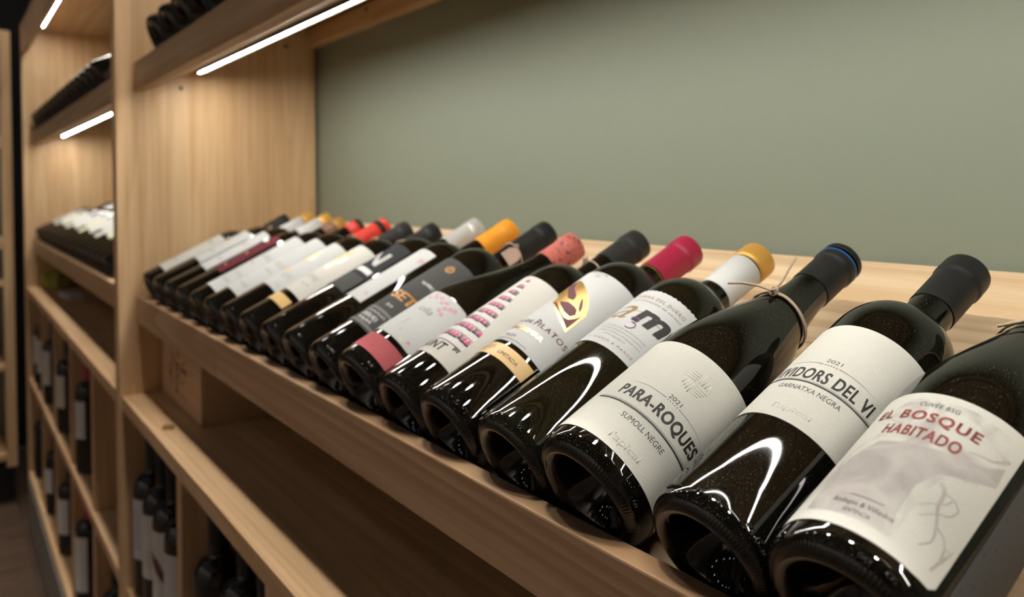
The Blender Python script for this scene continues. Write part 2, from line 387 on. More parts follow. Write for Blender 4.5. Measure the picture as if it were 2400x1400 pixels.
class Print:
    """flat print on one bottle label: gathers shapes by ink and wraps them on the cylinder"""
    def __init__(self, R, lift=.0006): self.R = R; self.lift = lift; self.d = {}
    def _add(self, key, V, Fc):
        v, f = self.d.setdefault(key, ([], [])); o = len(v); v += V; f += [tuple(i+o for i in q) for q in Fc]
    def mm(self, ph): return R_(ph)*self.R*1000
    def text(self, body, p0, p1, s0, s1, ink, bold=0.0, shear=0.0, spacing=1.0, name='label_print'):
        V, Fc = text_mesh2d(body, bold, shear, spacing)
        if not V: return
        x0 = min(v[0] for v in V); x1 = max(v[0] for v in V); y0 = min(v[1] for v in V); y1 = max(v[1] for v in V)
        a, b = self.mm(p0), self.mm(p1)
        if bold > 0:
            V0, F0 = V, Fc; V, Fc = [], []
            for dx, dy in ((-bold, -bold*.7), (bold, -bold*.7), (-bold, bold*.7), (bold, bold*.7), (0, 0), (0, bold*.7), (0, -bold*.7)):
                o = len(V); V = V+[(x+dx, y+dy) for x, y in V0]; Fc = Fc+[tuple(i+o for i in q) for q in F0]
            x0 -= bold; x1 += bold; y0 -= bold*.7; y1 += bold*.7
        self._add((name, ink), [(a+(x-x0)/(x1-x0)*(b-a), s0+(y-y0)/(y1-y0)*(s1-s0)) for x, y in V], Fc)
    def scribble(self, p0, p1, s0, s1, ink, seed=0):
        """handwriting-like illegible line of print"""
        rnd = random.Random(seed+int(s0*7)); n = max(6, int((p1-p0)*self.R*1000*.0175*2.2/max(.6, (s1-s0)*.45)))
        pts = [(p0+(p1-p0)*(i+rnd.uniform(-.25, .25))/n, (s0 if i % 2 else s1)+rnd.uniform(-.25, .15)*(s1-s0)) for i in range(n+1)]
        run = []
        for i, q in enumerate(pts):
            run.append(q)
            if len(run) > 3 and rnd.random() < .28:
                self.stroke(run, max(.25, (s1-s0)*.13), ink, 'label_print'); run = []
        if len(run) > 1: self.stroke(run, max(.25, (s1-s0)*.13), ink, 'label_print')
    def poly(self, pts, ink, name='printed_mark'):
        self._add((name, ink), [(self.mm(p), s) for p, s in pts], [tuple(range(len(pts)))])
    def rect(self, p0, p1, s0, s1, ink, name='printed_mark'): self.poly([(p0, s0), (p1, s0), (p1, s1), (p0, s1)], ink, name)
    def ell(self, pc, sc, a, b, ink, name='printed_mark', n=14):
        c = self.mm(pc); self._add((name, ink), [(c+a*math.cos(2*PI*k/n), sc+b*math.sin(2*PI*k/n)) for k in range(n)], [tuple(range(n))])
    def ring(self, pc, sc, r0, r1, ink, name='printed_mark', n=28):
        c = self.mm(pc); V = []
        for r in (r0, r1): V += [(c+r*math.cos(2*PI*k/n), sc+r*math.sin(2*PI*k/n)) for k in range(n)]
        self._add((name, ink), V, [(k, (k+1) % n, n+(k+1) % n, n+k) for k in range(n)])
    def stroke(self, pts, wd, ink, name='printed_mark', smooth=True):
        P = [Vector((self.mm(p), s)) for p, s in pts]
        if smooth and len(P) > 2:
            Q = []
            for i in range(len(P)-1):
                a, b, c, d = P[max(i-1, 0)], P[i], P[i+1], P[min(i+2, len(P)-1)]
                for t in (0, .25, .5, .75):
                    Q.append(0.5*((2*b)+(c-a)*t+(2*a-5*b+4*c-d)*t*t+(3*b-a-3*c+d)*t**3))
            Q.append(P[-1]); P = Q
        V, Fc = [], []; n = len(P)
        for i, p in enumerate(P):
            t = (P[min(i+1, n-1)]-P[max(i-1, 0)])
            if t.length < 1e-6: t = Vector((1, 0))
            t.normalize(); nn = Vector((-t.y, t.x))
            ww = wd if not isinstance(wd, (list, tuple)) else wd[0]+(wd[1]-wd[0])*i/max(1, n-1)
            V += [tuple(p+nn*ww/2), tuple(p-nn*ww/2)]
        for i in range(n-1): Fc.append((2*i, 2*i+1, 2*i+3, 2*i+2))
        self._add((name, ink), V, Fc)
    def build(self, parent, raised=0.0):
        for n, ((name, ink), (V, Fc)) in enumerate(self.d.items()):
            bm = bmesh.new(); bv = [bm.verts.new((x, y, 0)) for x, y in V]
            for f in Fc:
                try: bm.faces.new([bv[i] for i in f])
                except Exception: pass
            bmesh.ops.triangulate(bm, faces=bm.faces[:])
            xs = [v.co.x for v in bm.verts]
            x = math.floor(min(xs)/3)*3+3
            while x < max(xs):
                bmesh.ops.bisect_plane(bm, geom=bm.verts[:]+bm.edges[:]+bm.faces[:], plane_co=(x, 0, 0), plane_no=(1, 0, 0)); x += 3
            for f in bm.faces:
                if f.normal.z < 0: f.normal_flip()
            if raised > 0:
                top = bmesh.ops.extrude_face_region(bm, geom=bm.faces[:])
                for e in top['geom']:
                    if isinstance(e, bmesh.types.BMVert): e.co.z += raised*1000
            rad0 = self.R+self.lift+n*.00006
            for v in bm.verts:
                a = v.co.x/(self.R*1000); rad = rad0+v.co.z/1000.0; s = v.co.y/1000.0
                v.co = Vector((-rad*math.sin(a), rad*math.cos(a), s))
            for f in bm.faces: f.smooth = True
            me = bpy.data.meshes.new(name); bm.to_mesh(me); bm.free(); me.materials.append(MATS[ink])
            mesh_obj(name, me, parent)

# ------------------------------------------------------------------ room
setp(box('floor', -5.0, 1.6, -2.8, .66, -HC-.06, -HC-.012, 'floor_oak', bevel=0), kind='structure')
floor_o = bpy.data.objects['floor']
pm = {}
for i in range(22):                                     # planks that the photo shows left of the plinth
    x0 = -4.55+i*.14
    for (ya, yb) in ((-1.35+.35*(i % 3), .24), (-1.9, -1.353+.35*(i % 3))):
        ln = round(yb-ya, 3)
        if ln not in pm: pm[ln] = box_mesh('floor_plank', (.1385, ln-.002, .012), 'floor_oak', .001)
        o = mesh_obj('floor_plank', pm[ln], None, (x0+.07, (ya+yb)/2, .0+(-.006)))
        o.parent = floor_o; o.matrix_parent_inverse = floor_o.matrix_basis.inverted()
WALL_Y = .6575
setp(box('wall_back', -5.0, 1.6, WALL_Y, WALL_Y+.1, -HC, 1.60, 'sage_paint', bevel=0), kind='structure')
setp(box('wall_left', -5.1, -5.0, -2.8, .7, -HC, 1.60, 'corner_shade_paint', bevel=0), kind='structure')
setp(box('wall_front', -5.0, 1.6, -2.9, -2.8, -HC, 1.60, 'room_paint', bevel=0), kind='structure')
setp(box('wall_right', 1.6, 1.7, -2.8, .7, -HC, 1.60, 'room_paint', bevel=0), kind='structure')
setp(box('ceiling', -5.1, 1.7, -2.9, .7, 1.60, 1.70, 'ceiling_paint', bevel=0), kind='structure')
# recessed ceiling spots of the shop; far row added for bounce off wall_front
kd = 0
ORD = ['first', 'second', 'third', 'fourth', 'fifth', 'sixth', 'seventh', 'eighth', 'ninth', 'tenth', 'eleventh', 'twelfth', 'thirteenth', 'fourteenth', 'fifteenth', 'sixteenth', 'seventeenth', 'eighteenth', 'nineteenth', 'twentieth', 'twenty-first', 'twenty-second']
for row, y in enumerate((.20, -1.2, -2.45)):
    for i in range(6):
        x = -3.85+i*.85
        t = empty('ceiling_spot', (x, y, HC+1.60), label='round ceiling spot, %s from the far end in the %s row' % (ORD[i], ('shelf side', 'middle', 'far')[row]), cat='light', group='ceiling spots')
        v, f = lathe([(.032, 0), (.050, 0), (.052, -.004), (.050, -.012), (.040, -.014), (.036, -.010), (.032, -.004)], 32)
        mesh_obj('trim_ring', mesh_from('trim_ring', v, f, 'black_metal', True), t)
        v, f = ([(.031*math.cos(q*PI/6), -.031*math.sin(q*PI/6), -.003) for q in range(12)], [tuple(range(12))])
        mesh_obj('lens', mesh_from('lens', v, f, 'downlight_glow'), t)
        ld = bpy.data.lights.new('spot_lamp', 'AREA'); ld.shape = 'DISK'; ld.size = .06; ld.energy = DOWNLIGHT_W*(1.7, .8, 3.4)[row]; ld.color = (1.0, 0.92, 0.84); ld.spread = R_((90, 68, 100)[row])
        lo = bpy.data.objects.new('spot_lamp', ld); COL.objects.link(lo); lo.parent = t; lo.location = (0, 0, -.016)
        if row == 0: t.scale = (2.1, 2.1, 2.1)

# ------------------------------------------------------------------ shelving units
TH = R_(25.9); DIR = Vector((0, math.cos(TH), math.sin(TH))); UP = Vector((0, -math.sin(TH), math.cos(TH)))
BO = Vector((0, .325, -.220))          # where a bottle base meets the display board (lower tier)
TIER = .441                            # upper tier sits this much higher
YP = .2624                             # front plane of side panels
YR = .295                              # front plane of rails
PANEL_T = .045
def board(unit, x0, x1, dz):
    """inclined display board of three planks, bottles lie on it"""
    start, end, th = -.012, .3655, .022
    cuts = [start, .108, .238, end]
    for a, b in zip(cuts[:-1], cuts[1:]):
        c = BO+DIR*((a+b)/2)-UP*(th/2)
        me = box_mesh('shelf_plank', (abs(x1-x0), b-a-.0006, th), 'pine_board', .0008)
        mesh_obj('shelf_plank', me, unit, ((x0+x1)/2, c.y, c.z+dz+HC), (TH, 0, 0))
def unit(name, label, xl, xr, joint=None, left_panel=True):
    """one bay between the inner faces xl (left) and xr (right)"""
    u = empty(name, (0, 0, 0), label=label, cat='shelving unit')
    if left_panel: box('side_panel', xl-PANEL_T, xl, YP, .650, -HC, .672, 'pine_z', u)
    for dz in (0, TIER):
        board(u, xl+.001, xr-.001, dz)
        zt, zb = -.199+dz, -.2515+dz
        if joint and dz == 0:
            for a, b in ((xl+.001, joint-.0009), (joint+.0009, xr-.001)): box('front_rail', a, b, YR, YR+.0175, zb, zt, 'pine_rail', u, .0016)
        else: box('front_rail', xl+.001, xr-.001, YR, YR+.0175, zb, zt, 'pine_rail', u, .0016)
    # batten under the rear of the upper board
    box('wall_batten', xl+.001, xr-.001, .632, WALL_Y-.001, .306, .3425, 'pine_x', u)
    box('top_board', xl-PANEL_T if left_panel else xl, xr, YP+.02, WALL_Y-.001, .650, .672, 'pine_x', u)
    box('top_fascia', xl+.001, xr-.001, YP, YP+.019, .556, .671, 'pine_rail', u)
    box('lower_shelf', xl+.001, xr-.001, YP+.003, WALL_Y-.001, -.4105, -.385, 'pine_x', u)
    box('middle_shelf', xl+.001, xr-.001, YP+.006, WALL_Y-.001, -.777, -.752, 'pine_x', u)
    box('bottom_shelf', xl+.001, xr-.001, YP+.001, WALL_Y-.001, -1.170, -1.143, 'pine_x', u)
    box('plinth', xl+.001, xr-.001, YP-.004, YP+.014, -HC+.0005, -1.1705, 'plinth_paint', u)
    return u
X1 = -1.645; X1R = .405
X2 = -3.775; X2R = X1-PANEL_T-.002
U1 = unit('shelving_unit', 'pine wine shelving unit in front, holding the sharp tilted row of bottles', X1, X1R, joint=-1.109)
U2 = unit('shelving_unit', 'pine wine shelving unit farther back, left of the near pine post', X2, X2R)
for k in range(1, 5):
    for U, xr in ((U1, X1), (U2, None)):
        x = (X1+.405*k) if xr else (X2R-.406*k)
        for z0, z1 in ((-.7515, -.411), (-1.1425, -.7775)):
            box('divider', x-.014, x+.014, YP+.012, WALL_Y-.004, z0, z1, 'pine_z', U)
def screw(u, loc, rot):
    v, f = lathe([(0, .0006), (.0012, .0006), (.0016, .0014), (.0040, .0012), (.0044, 0)], 16)
    mesh_obj('screw', mesh_from('screw', v, f, 'screw_steel', True), u, (loc[0], loc[1], loc[2]+HC), rot)
screw(U1, (X1, .587, .303), (0, R_(90), 0)); screw(U1, (X1, .378, .200), (0, R_(90), 0)); screw(U1, (-1.351, .632, .331), (R_(90), 0, 0))

# LED bars under each tier
def led(x0, x1, y, z, tilt, label):
    t = empty('led_light_bar', ((x0+x1)/2, y, z+HC), label=label, cat='light', group='led light bars')
    t.rotation_euler = (tilt, 0, 0)
    ln = x1-x0
    me = box_mesh('profile', (ln, .016, .004), 'aluminium', .0006); mesh_obj('profile', me, t, (0, 0, -.0021))
    for sy in (-1, 1): mesh_obj('profile_wall', box_mesh('profile_wall', (ln, .0014, .0016), 'aluminium', .0003), t, (0, sy*.0072, -.0049))
    n = 9; V = []
    for x in (-ln/2+.004, ln/2-.004):
        for k in range(n): a = PI*k/(n-1); V.append((x, .0045*math.cos(a), -.0042-.0012*math.sin(a)))
    Fc = [(k, k+1, n+k+1, n+k) for k in range(n-1)]+[tuple(range(n-1, -1, -1)), tuple(range(n, 2*n))]
    mesh_obj('diffuser', mesh_from('diffuser', V, Fc, 'led_diffuser', False), t)
for xl, xr, wh in ((X1, X1R, 'near'), (X2, X2R, 'far')):
    p = BO+DIR*.062-UP*.0222
    led(xl+.070, xr-.05, p.y+.005, p.z+TIER-.0008, R_(10), 'slim white led bar below the upper tilted shelf of the %s unit' % wh)
    led(xl+.13, xr-.05, .324, .650, 0, 'slim white led bar under the top board of the %s unit' % wh)

# ------------------------------------------------------------------ bottles
TILT3 = Matrix(((-1, 0, 0), (0, UP.y, DIR.y), (0, UP.z, DIR.z)))
TILT3 = Matrix((Vector((-1, 0, 0)), UP, DIR)).transposed()
STAND3 = Matrix((Vector((-1, 0, 0)), Vector((0, -1, 0)), Vector((0, 0, 1)))).transposed()
def tilt_loc(x, R, dz=0.0):
    c = BO+UP*R+Vector((x, 0, dz+HC)); return c + DIR*.0006 + UP*.0002
def bottle(label, loc, m3, kind='bordeaux', R=.0375, L=.296, hi=False, group=None, caps=(), mat='bottle_glass', hb=None):
    t = empty('wine_bottle', loc, m3, label, 'bottle', group)
    prof = profile(kind, R, L, hb)
    mesh_obj('glass_body', glass_mesh(kind, R, L, hi, mat, hb), t)
    top = None
    for i, (z0, z1, cm) in enumerate(caps):
        me = cap_mesh(z0, z1, L, cm, prof, abs(z1-L) < 1e-6, .0006+.0002*(i % 2))
        o = mesh_obj('capsule' if i == len(caps)-1 else 'capsule_band', me, t)
    t['_R'] = R
    return t
def lab(t, R, p0, p1, s0, s1, mat, name='paper_label', **k):
    return mesh_obj(name, patch_mesh(name, R, p0, p1, s0, s1, mat, **k), t)
def twine(t, prof, s, phi, tails=True, loops=1, seed=0):
    """thin twine tied round the neck at height s (m), knot at angle phi"""
    rnd = random.Random(seed); parts = []
    for l in range(loops):
        pts = []
        for k in range(48):
            a = 2*PI*k/48; z = s + .0016*l + .0030*math.cos(a-R_(phi)) + .0006*math.sin(3*a+l); rr = radius_at(prof, z)+.0016
            pts.append((-rr*math.sin(a), rr*math.cos(a), z))
        parts.append(tube_data(pts, .0009, 7, True))
    a = R_(phi); rr = radius_at(prof, s)+.0026
    kx, ky, kz = -rr*math.sin(a), rr*math.cos(a), s+.003
    for q in range(3):
        pts = []
        for k in range(14):
            b = 2*PI*k/14; pts.append((kx+.0026*math.cos(b+q), ky+.0018*math.sin(b)+.0006*q, kz+.0026*math.sin(b+q*1.3)))
        parts.append(tube_data(pts, .0010, 6, True))
    o = mesh_obj('twine', mesh_from('twine', *merge(parts), 'twine_fibre', True), t)
    return o, (kx, ky, kz)
def tail(t, start, pts):
    P = [Vector(start)]+[Vector(start)+Vector(p) for p in pts]
    Q = []
    for i in range(len(P)-1):
        for k in range(5): Q.append(P[i].lerp(P[i+1], k/5))
    Q.append(P[-1])
    mesh_obj('twine_end', mesh_from('twine_end', *tube_data(Q, .0009, 7), 'twine_fibre', True), t)
def emboss(t, R, items):
    pr = Print(R, .0)
    for (body, p0, p1, s0, s1) in items: pr.text(body, p0, p1, s0, s1, 'bottle_glass', bold=.01, name='embossed_glass_mark')
    pr.build(t, raised=.0006)

FRONT = 'tilted bottles in the near row'
# --- 0: woodland label, nearest the camera
R, L = .041, .300
t = bottle('nearest tilted bottle, cream label with red letters over a pale tree', tilt_loc(-.1909, R), TILT3, 'burgundy', R, L, True, FRONT, ((.246, L, 'cap_charcoal'),))
lb = lab(t, R, -54, 57.5, 14, 110, 'paper_cream', corner=2.5)
pr = Print(R)
pr.poly([(-31, 21), (-36, 42), (-34, 61), (-22, 76), (-27, 94), (-18, 106), (6, 105), (23, 105.7), (36, 104.5), (47, 104.5), (51, 92), (54, 80), (52, 73), (39, 66), (28.7, 60), (26, 50), (26, 33), (26.7, 20)], 'art_leaf', 'illustration')
pr.poly([(-29.2, 21.0), (-33, 41.4), (-30, 58), (-17, 70), (5.5, 72), (26, 76), (42.7, 80.0), (52.5, 87.9), (54, 76), (39.4, 68), (26, 62.4), (20, 50.6), (20.9, 33.0), (24.7, 20.1)], 'art_tree', 'illustration_tree')
for q, wd in (([(29.3, 58.9), (32.7, 57.2), (34.6, 53.7), (35.3, 47.9), (37.6, 43.6), (40.2, 39.0), (42.5, 33.0), (41.6, 29.7), (38.2, 26.2)], (2.0, .8)), ([(41.2, 38.5), (46.6, 36.7), (49.7, 33.6), (52.6, 33.7)], (1.2, .6)), ([(49.7, 33.6), (51.4, 26.9), (49.8, 20.7)], (1.0, 1.4)), ([(51.7, 26.5), (54.4, 35.3)], (1.6, .5)), ([(26.9, 42.5), (31.6, 46.7), (37.9, 50.8), (39.5, 54.3)], (.5, .8)), ([(29.9, 38.1), (37.3, 44.1), (42.6, 46.9), (45.0, 51.4), (43.5, 53.5), (39.3, 55.5), (34.9, 55.3)], (.6, .8)), ([(31.2, 82.3), (38.5, 84.4), (45.5, 86.7), (52.7, 92.7)], (.8, 1.8)), ([(-28, 70), (-34, 60), (-38, 48), (-42, 40)], (.8, .5)), ([(-32, 44), (-40, 34), (-44, 26)], (.8, .4)), ([(-10, 84), (-22, 88), (-30, 98)], (1.2, .6))):
    pr.stroke(q, wd, 'art_tree', 'illustration_tree')
pr.text('CUVÉE BSG', -10, 15.5, 99.4, 103.0, 'ink_black', shear=.0, spacing=1.1)
pr.text('EL BOSQUE', -35, 33.5, 87.5, 95.5, 'ink_red', bold=.03, spacing=1.2)
pr.text('HABITADO', -21, 28, 76.5, 84.0, 'ink_red', bold=.03, spacing=1.15)
pr.rect(-7, 14, 32.6, 33.1, 'ink_grey', 'label_print')
pr.text('Bodegas & Viñedos', -14.5, 22.5, 26.2, 29.8, 'ink_black')
pr.text('SENTENCIA', -5, 12, 22.4, 24.8, 'ink_black')
pr.build(lb)
bl = lab(t, R, 66, 128, 20, 92, 'paper_grey', 'back_label')
pr = Print(R)
for q in range(9): pr.ell(69+(q % 3)*5, 26+q*7.2, .7, .9, 'ink_black', 'printed_mark', 8)
pr.build(bl)
tw, k = twine(t, profile('burgundy', R, L), .205, 20, seed=1)
tail(t, k, [(.010, .003, -.004), (.022, .002, -.012)])
emboss(t, R, [('oo', 18, 26, 4.5, 7.0), ('o:', 34, 41, 4.5, 7.5)])
# --- 1: Vividors
R, L = .0372, .296
t = bottle('tilted bottle with cream label and plain black capsule, next to the red lettered one', tilt_loc(-.2692, R), TILT3, 'bordeaux', R, L, True, FRONT, ((.243, L, 'cap_black'),), hb=.180)
lb = lab(t, R, -72, 98, 74, 165, 'paper_cream')
pr = Print(R)
pr.text('2021', 4.5, 18.5, 127.0, 130.0, 'ink_black')
pr.stroke([(-28, 123.0), (-6, 124.4), (4, 124.6)], (.12, .4), 'ink_maroon', 'printed_rule')
for q in (6.5, 9, 11.5, 14, 16.5): pr.ell(q, 124.5, .38, .38, 'ink_maroon', 'printed_rule', 10)
pr.stroke([(19, 124.6), (30, 124.2), (55, 122.4)], (.4, .12), 'ink_maroon', 'printed_rule')
pr.text('VIVIDORS DEL VI', -37, 60, 109.2, 119.2, 'ink_black', bold=.027, spacing=1.10)
pr.stroke([(-46, 106.4), (12, 106.6), (70, 106.4)], .95, 'ink_black', 'printed_rule')
pr.stroke([(-46, 107.7), (12, 107.8), (70, 107.7)], .22, 'ink_black', 'printed_rule')
pr.text('GARNATXA NEGRA', -17, 41, 98.8, 102.6, 'ink_black')
pr.build(lb)
pr = Print(R); pr.text("l'apical", -4, 30, 80, 85.5, 'paper_cream', name='embossed_lettering'); pr.build(lb, raised=.00004)
emboss(t, R, [('63mm', -34, -14, 8.6, 11.4), ('n', 2, 7, 8.4, 11.8), ('N', 20, 27, 8.2, 12.2), ('22', 44, 53, 8.2, 12.2), ('o:', 57, 63, 7.6, 11.6), ('o', 66, 69, 7, 9.6)])
# --- 2: Para-roques
R, L = .0408, .295
t = bottle('tilted twine-tied bottle with cream label and black capsule ringed in blue', tilt_loc(-.3611, R), TILT3, 'burgundy', R, L, True, FRONT, ((.247, L-.0098, 'cap_black'), (L-.0104, L-.0052, 'cap_blue'), (L-.0054, L, 'cap_black')))
lb = lab(t, R, -58, 138, 15.5, 109, 'paper_cream')
pr = Print(R)
pr.text('2021', 36.5, 49.5, 67.2, 70.4, 'ink_black')
pr.stroke([(2, 64.5), (20, 65.6), (36, 65.7)], (.14, .4), 'ink_blue', 'printed_rule')
for q in (38, 40.5, 43, 45.5, 48): pr.ell(q, 65.6, .38, .38, 'ink_blue', 'printed_rule', 10)
pr.stroke([(50, 65.7), (66, 65.6), (84, 64.5)], (.4, .14), 'ink_blue', 'printed_rule')
pr.text('PARA-ROQUES', -1.5, 87.5, 50.0, 60.8, 'ink_black', bold=.034, spacing=1.08)
pr.stroke([(-16, 45.4), (43, 45.6), (92, 45.4)], 1.0, 'ink_black', 'printed_rule')
pr.stroke([(-16, 46.8), (43, 46.9), (92, 46.8)], .22, 'ink_black', 'printed_rule')
pr.text('SUMOLL NEGRE', 20.5, 66.5, 36.6, 40.6, 'ink_black')
for q in range(9): pr.rect(96.5+q*1.15, 97.1+q*1.15, 50+abs(q-4)*.7, 61-abs(q-4)*.7, 'ink_black')
pr.scribble(98, 104, 40, 44, 'ink_grey')
pr.build(lb)
pr = Print(R); pr.text("l'apical", 27, 58.5, 19.5, 26.5, 'paper_cream', name='embossed_lettering'); pr.build(lb, raised=.00008)
pr = Print(R, .0005); cx, cs, K = 44.5, 88.0, 1.404
for i in range(4):
    a = i*PI/2
    for j in range(4):
        for (u0, v0, u1, v1) in ((.9+j*2.0, 1.2, .9+j*2.0, 9.4-1.1*j),):
            def rt(u, v): return (cx+(u*math.cos(a)-v*math.sin(a))*K, cs+(u*math.sin(a)+v*math.cos(a)))
            pr.stroke([rt(u0, v0), rt(u1, v1)], .95, 'paper_cream', 'embossed_mark', False)
pr.build(lb, raised=.00013)
tw, k = twine(t, profile('burgundy', R, L), .2030, 8, loops=2, seed=2)
tail(t, k, [(.012, .004, -.001), (.024, .006, -.003), (.036, .005, -.004)])
tail(t, k, [(-.003, .004, .008), (-.004, .009, .018), (-.005, .013, .027)])
emboss(t, R, [('oo', 78, 84, 5, 8)])
# --- 3: am3
R, L = .0372, .293
t = bottle('tilted bottle with a torn-edge white label, white and gold capsule', tilt_loc(-.4400, R), TILT3, 'bordeaux', R, L, True, FRONT, ((.219, .2285, 'cap_black'), (.2287, .2735, 'cap_white'), (.2737, L, 'cap_gold')), mat='bottle_glass_olive', hb=.178)
lb = lab(t, R, -42, 72, 99.5, 172, 'paper_white', top=lambda p: .5*math.sin(p*.9)+.35*math.sin(p*2.1+1))
pr = Print(R)
AM = dict(M1=[(16.0, 141.8), (16.8, 145.3), (16.7, 148.8)], M2=[(24.6, 146.7), (29.5, 149.1), (33.7, 148.1), (35.1, 144.0), (33.8, 133.9)], M3=[(41.8, 146.8), (47.2, 148.6), (52.0, 147.6), (52.9, 143.0), (52.1, 134.2)], M4=[(31.4, 134.4), (38.7, 134.9)], M5=[(44.7, 132.4), (54.5, 134.9)], M6=[(18, 146.4), (26, 148.6), (33, 149.6)], M7=[(34, 142.6), (40, 146.2), (50, 149.4)], M8=[(20.6, 144.2), (52, 145.0)], M9=[(28.8, 141.0), (52, 141.6)])
for n in ('M8', 'M9', 'M5', 'M4'): pr.stroke(AM[n], .4, 'ink_black')
pr.text('m', 13, 56, 133.2, 149.0, 'ink_black', bold=.035, shear=.15)
pr.text('a', -20, 7, 131.5, 149.0, 'ink_bronze', shear=.35); pr.stroke([(-4, 142), (16, 145)], .4, 'ink_black')
pr.stroke([(12.0, 134.5), (13.6, 136.7), (20.1, 137.2), (22.8, 135.2), (20.7, 132.2), (16.9, 131.2)], .9, 'ink_purple', 'label_print')
pr.stroke([(18.6, 131.2), (23.8, 130.6), (24.8, 127.6), (21.0, 124.7), (15.3, 124.9)], 1.0, 'ink_purple', 'label_print')
pr.text('RIBERA DEL DUERO', -15, 56, 161, 164.4, 'ink_bronze', bold=.01, spacing=1.3)
pr.text('DENOMINACIÓN DE ORIGEN', -15, 56, 156.5, 158.6, 'ink_black', spacing=1.3)
for i in range(4):
    wd = (33, 32, 33, 16)[i]; pr.scribble(18-wd, 18+wd, 120.8-i*3.4, 122.4-i*3.4, 'ink_lightgrey', i)
pr.text('D. ASENJO & MANSO', -14, 52, 103.6, 106.4, 'ink_maroon', spacing=1.5)
pr.build(lb)
emboss(t, R, [('o:', 30, 37, 7, 10.5)])
# --- 4: Pilatos
R, L = .0370, .299
t = bottle('tilted bottle with gold hands emblem, gold band and crimson capsule', tilt_loc(-.5240, R), TILT3, 'bordeaux', R, L, True, FRONT, ((.2415, .2435, 'cap_bronze'), (.2437, L, 'cap_crimson')), hb=.192)
lb = lab(t, R, -70, 76, 78, 189, 'paper_white')
pr = Print(R)
pr.poly([(-26, 166.8), (-13.7, 173.7), (0.5, 169.8), (22.7, 160.1), (34.9, 153.2), (40.5, 148.8), (47.7, 141.5), (47.9, 129.3), (48.3, 116.6), (33.8, 120.3), (12.0, 129.0), (-8.2, 136.8), (-8.1, 142.3), (-9.9, 145.5), (-22.3, 149.5), (-26.3, 157.8)], 'gold_foil', 'foil_emblem')
for q in ([(-21, 166), (-12, 170), (-0.9, 160.1), (13.8, 152.7), (17.6, 149.4), (18.4, 145.7), (9.4, 145.5), (1.1, 150.5), (-11.3, 158.1)], [(5.0, 138.8), (15.8, 141.9), (28.3, 141.0), (34.0, 139.7), (38.5, 135.0), (35.5, 130.1), (25.2, 130.7), (11.2, 135.4)], [(-4.2, 135.9), (1.5, 137.2), (21.8, 128.4), (31.6, 126.0), (37.4, 127.2), (41.8, 132.0), (45.0, 138.2), (45.8, 119.6)], [(24.2, 152.9), (28.5, 150.9), (36.3, 144.6), (39.5, 139.1), (34.6, 140.9), (28.8, 146.5)]):
    pr.poly(q, 'ink_maroon', 'emblem_detail')
pr.text('2017', 4, 13, 181.5, 184.2, 'ink_black', shear=.2)
pr.scribble(-6, 22, 186, 187.4, 'ink_grey')
pr.text('BALCÓN DE', -64, 6.5, 104.5, 109.5, 'ink_maroon', bold=.012, spacing=1.15)
pr.text('P', 11, 16.5, 104.2, 112, 'ink_maroon', bold=.014)
pr.text('ILATOS', 18, 66, 104.5, 109.5, 'ink_maroon', bold=.012, spacing=1.25)
pr.text("VALDEMAR", -22, 40, 94.2, 98.4, 'gold_foil', bold=.02)
pr.text('RIOJA', -11, 9.5, 83.5, 87.5, 'ink_maroon', shear=.25)
pr.rect(-30, 36, 80.6, 81.2, 'ink_grey', 'label_print')
pr.build(lb)
bd = lab(t, R, -60, 64, 59, 73.5, 'gold_paper', 'gold_band')
pr = Print(R)
pr.scribble(-30, -15, 64, 69, 'ink_bronze')
pr.text('LIMITADA', 13, 46, 63.6, 67.2, 'ink_black')
pr.stroke([(-14, 66), (-9, 70), (-6, 65), (-2, 70), (2, 66)], .6, 'ink_bronze')
pr.build(bd)
emboss(t, R, [('R', -16, -8, 7, 11), ('..', 4, 9, 9, 11), ('-', 26, 29, 10, 11), ('5', 35, 41, 8, 12), ('r:', 47, 54, 8, 12)])
# --- 5: human tower
R, L = .0360, .306
t = bottle('tilted bottle with a pink human tower drawn on its ivory label', tilt_loc(-.5990, R), TILT3, 'bordeaux', R, L, True, FRONT, ((.255, L, 'cap_charcoal'),), hb=.180)
lb = lab(t, R, -56, 62, 42, 171, 'paper_ivory')
pr = Print(R)
lev = [(62, 14, -36, 42), (76, 13, -24, 41), (89, 12, -16, 35), (101, 11.5, -11, 31), (112.5, 11.5, -8, 26), (124, 11, -6, 22), (135, 11, -4, 18), (146, 10, -2, 14), (156, 9, 1, 9)]
rnd = random.Random(3)
for i, (s, h, a, b) in enumerate(lev):
    n = max(1, int((b-a)/7.5)); wdt = (b-a)/n
    pr.rect(a, b, s-.6, s+.5, 'ink_lavender_dark')
    for j in range(n):
        p = a+j*wdt; q = rnd.uniform(-.6, .6)
        pr.rect(p+.5, p+wdt*.46, s+.5, s+h*.52, 'ink_white'); pr.rect(p+wdt*.54, p+wdt-.5, s+.5, s+h*.52, 'ink_white')
        pr.rect(p+wdt*.46, p+wdt*.54, s+.5, s+h*.5, 'ink_lavender_dark'); pr.rect(p-.3, p+.3, s+.5, s+h*.6, 'ink_lavender_dark')
        pr.rect(p+.3, p+wdt-.3, s+h*.48+q, s+h*.64+q, 'ink_black')
        if (i+j) % 4 != 3: pr.poly([(p+.2, s+h*.62+q), (p+wdt-.2, s+h*.62+q), (p+wdt-.9, s+h*.88+q), (p+wdt*.5, s+h*.97+q), (p+.9, s+h*.88+q)], 'ink_pink')
        else: pr.poly([(p+.2, s+h*.62), (p+wdt-.2, s+h*.62), (p+wdt-.9, s+h*.95), (p+.9, s+h*.95)], 'ink_lavender_dark')
        pr.ell(p+wdt*.5+q, s+h*.96, .8, 1.0, 'ink_palepink', n=8)
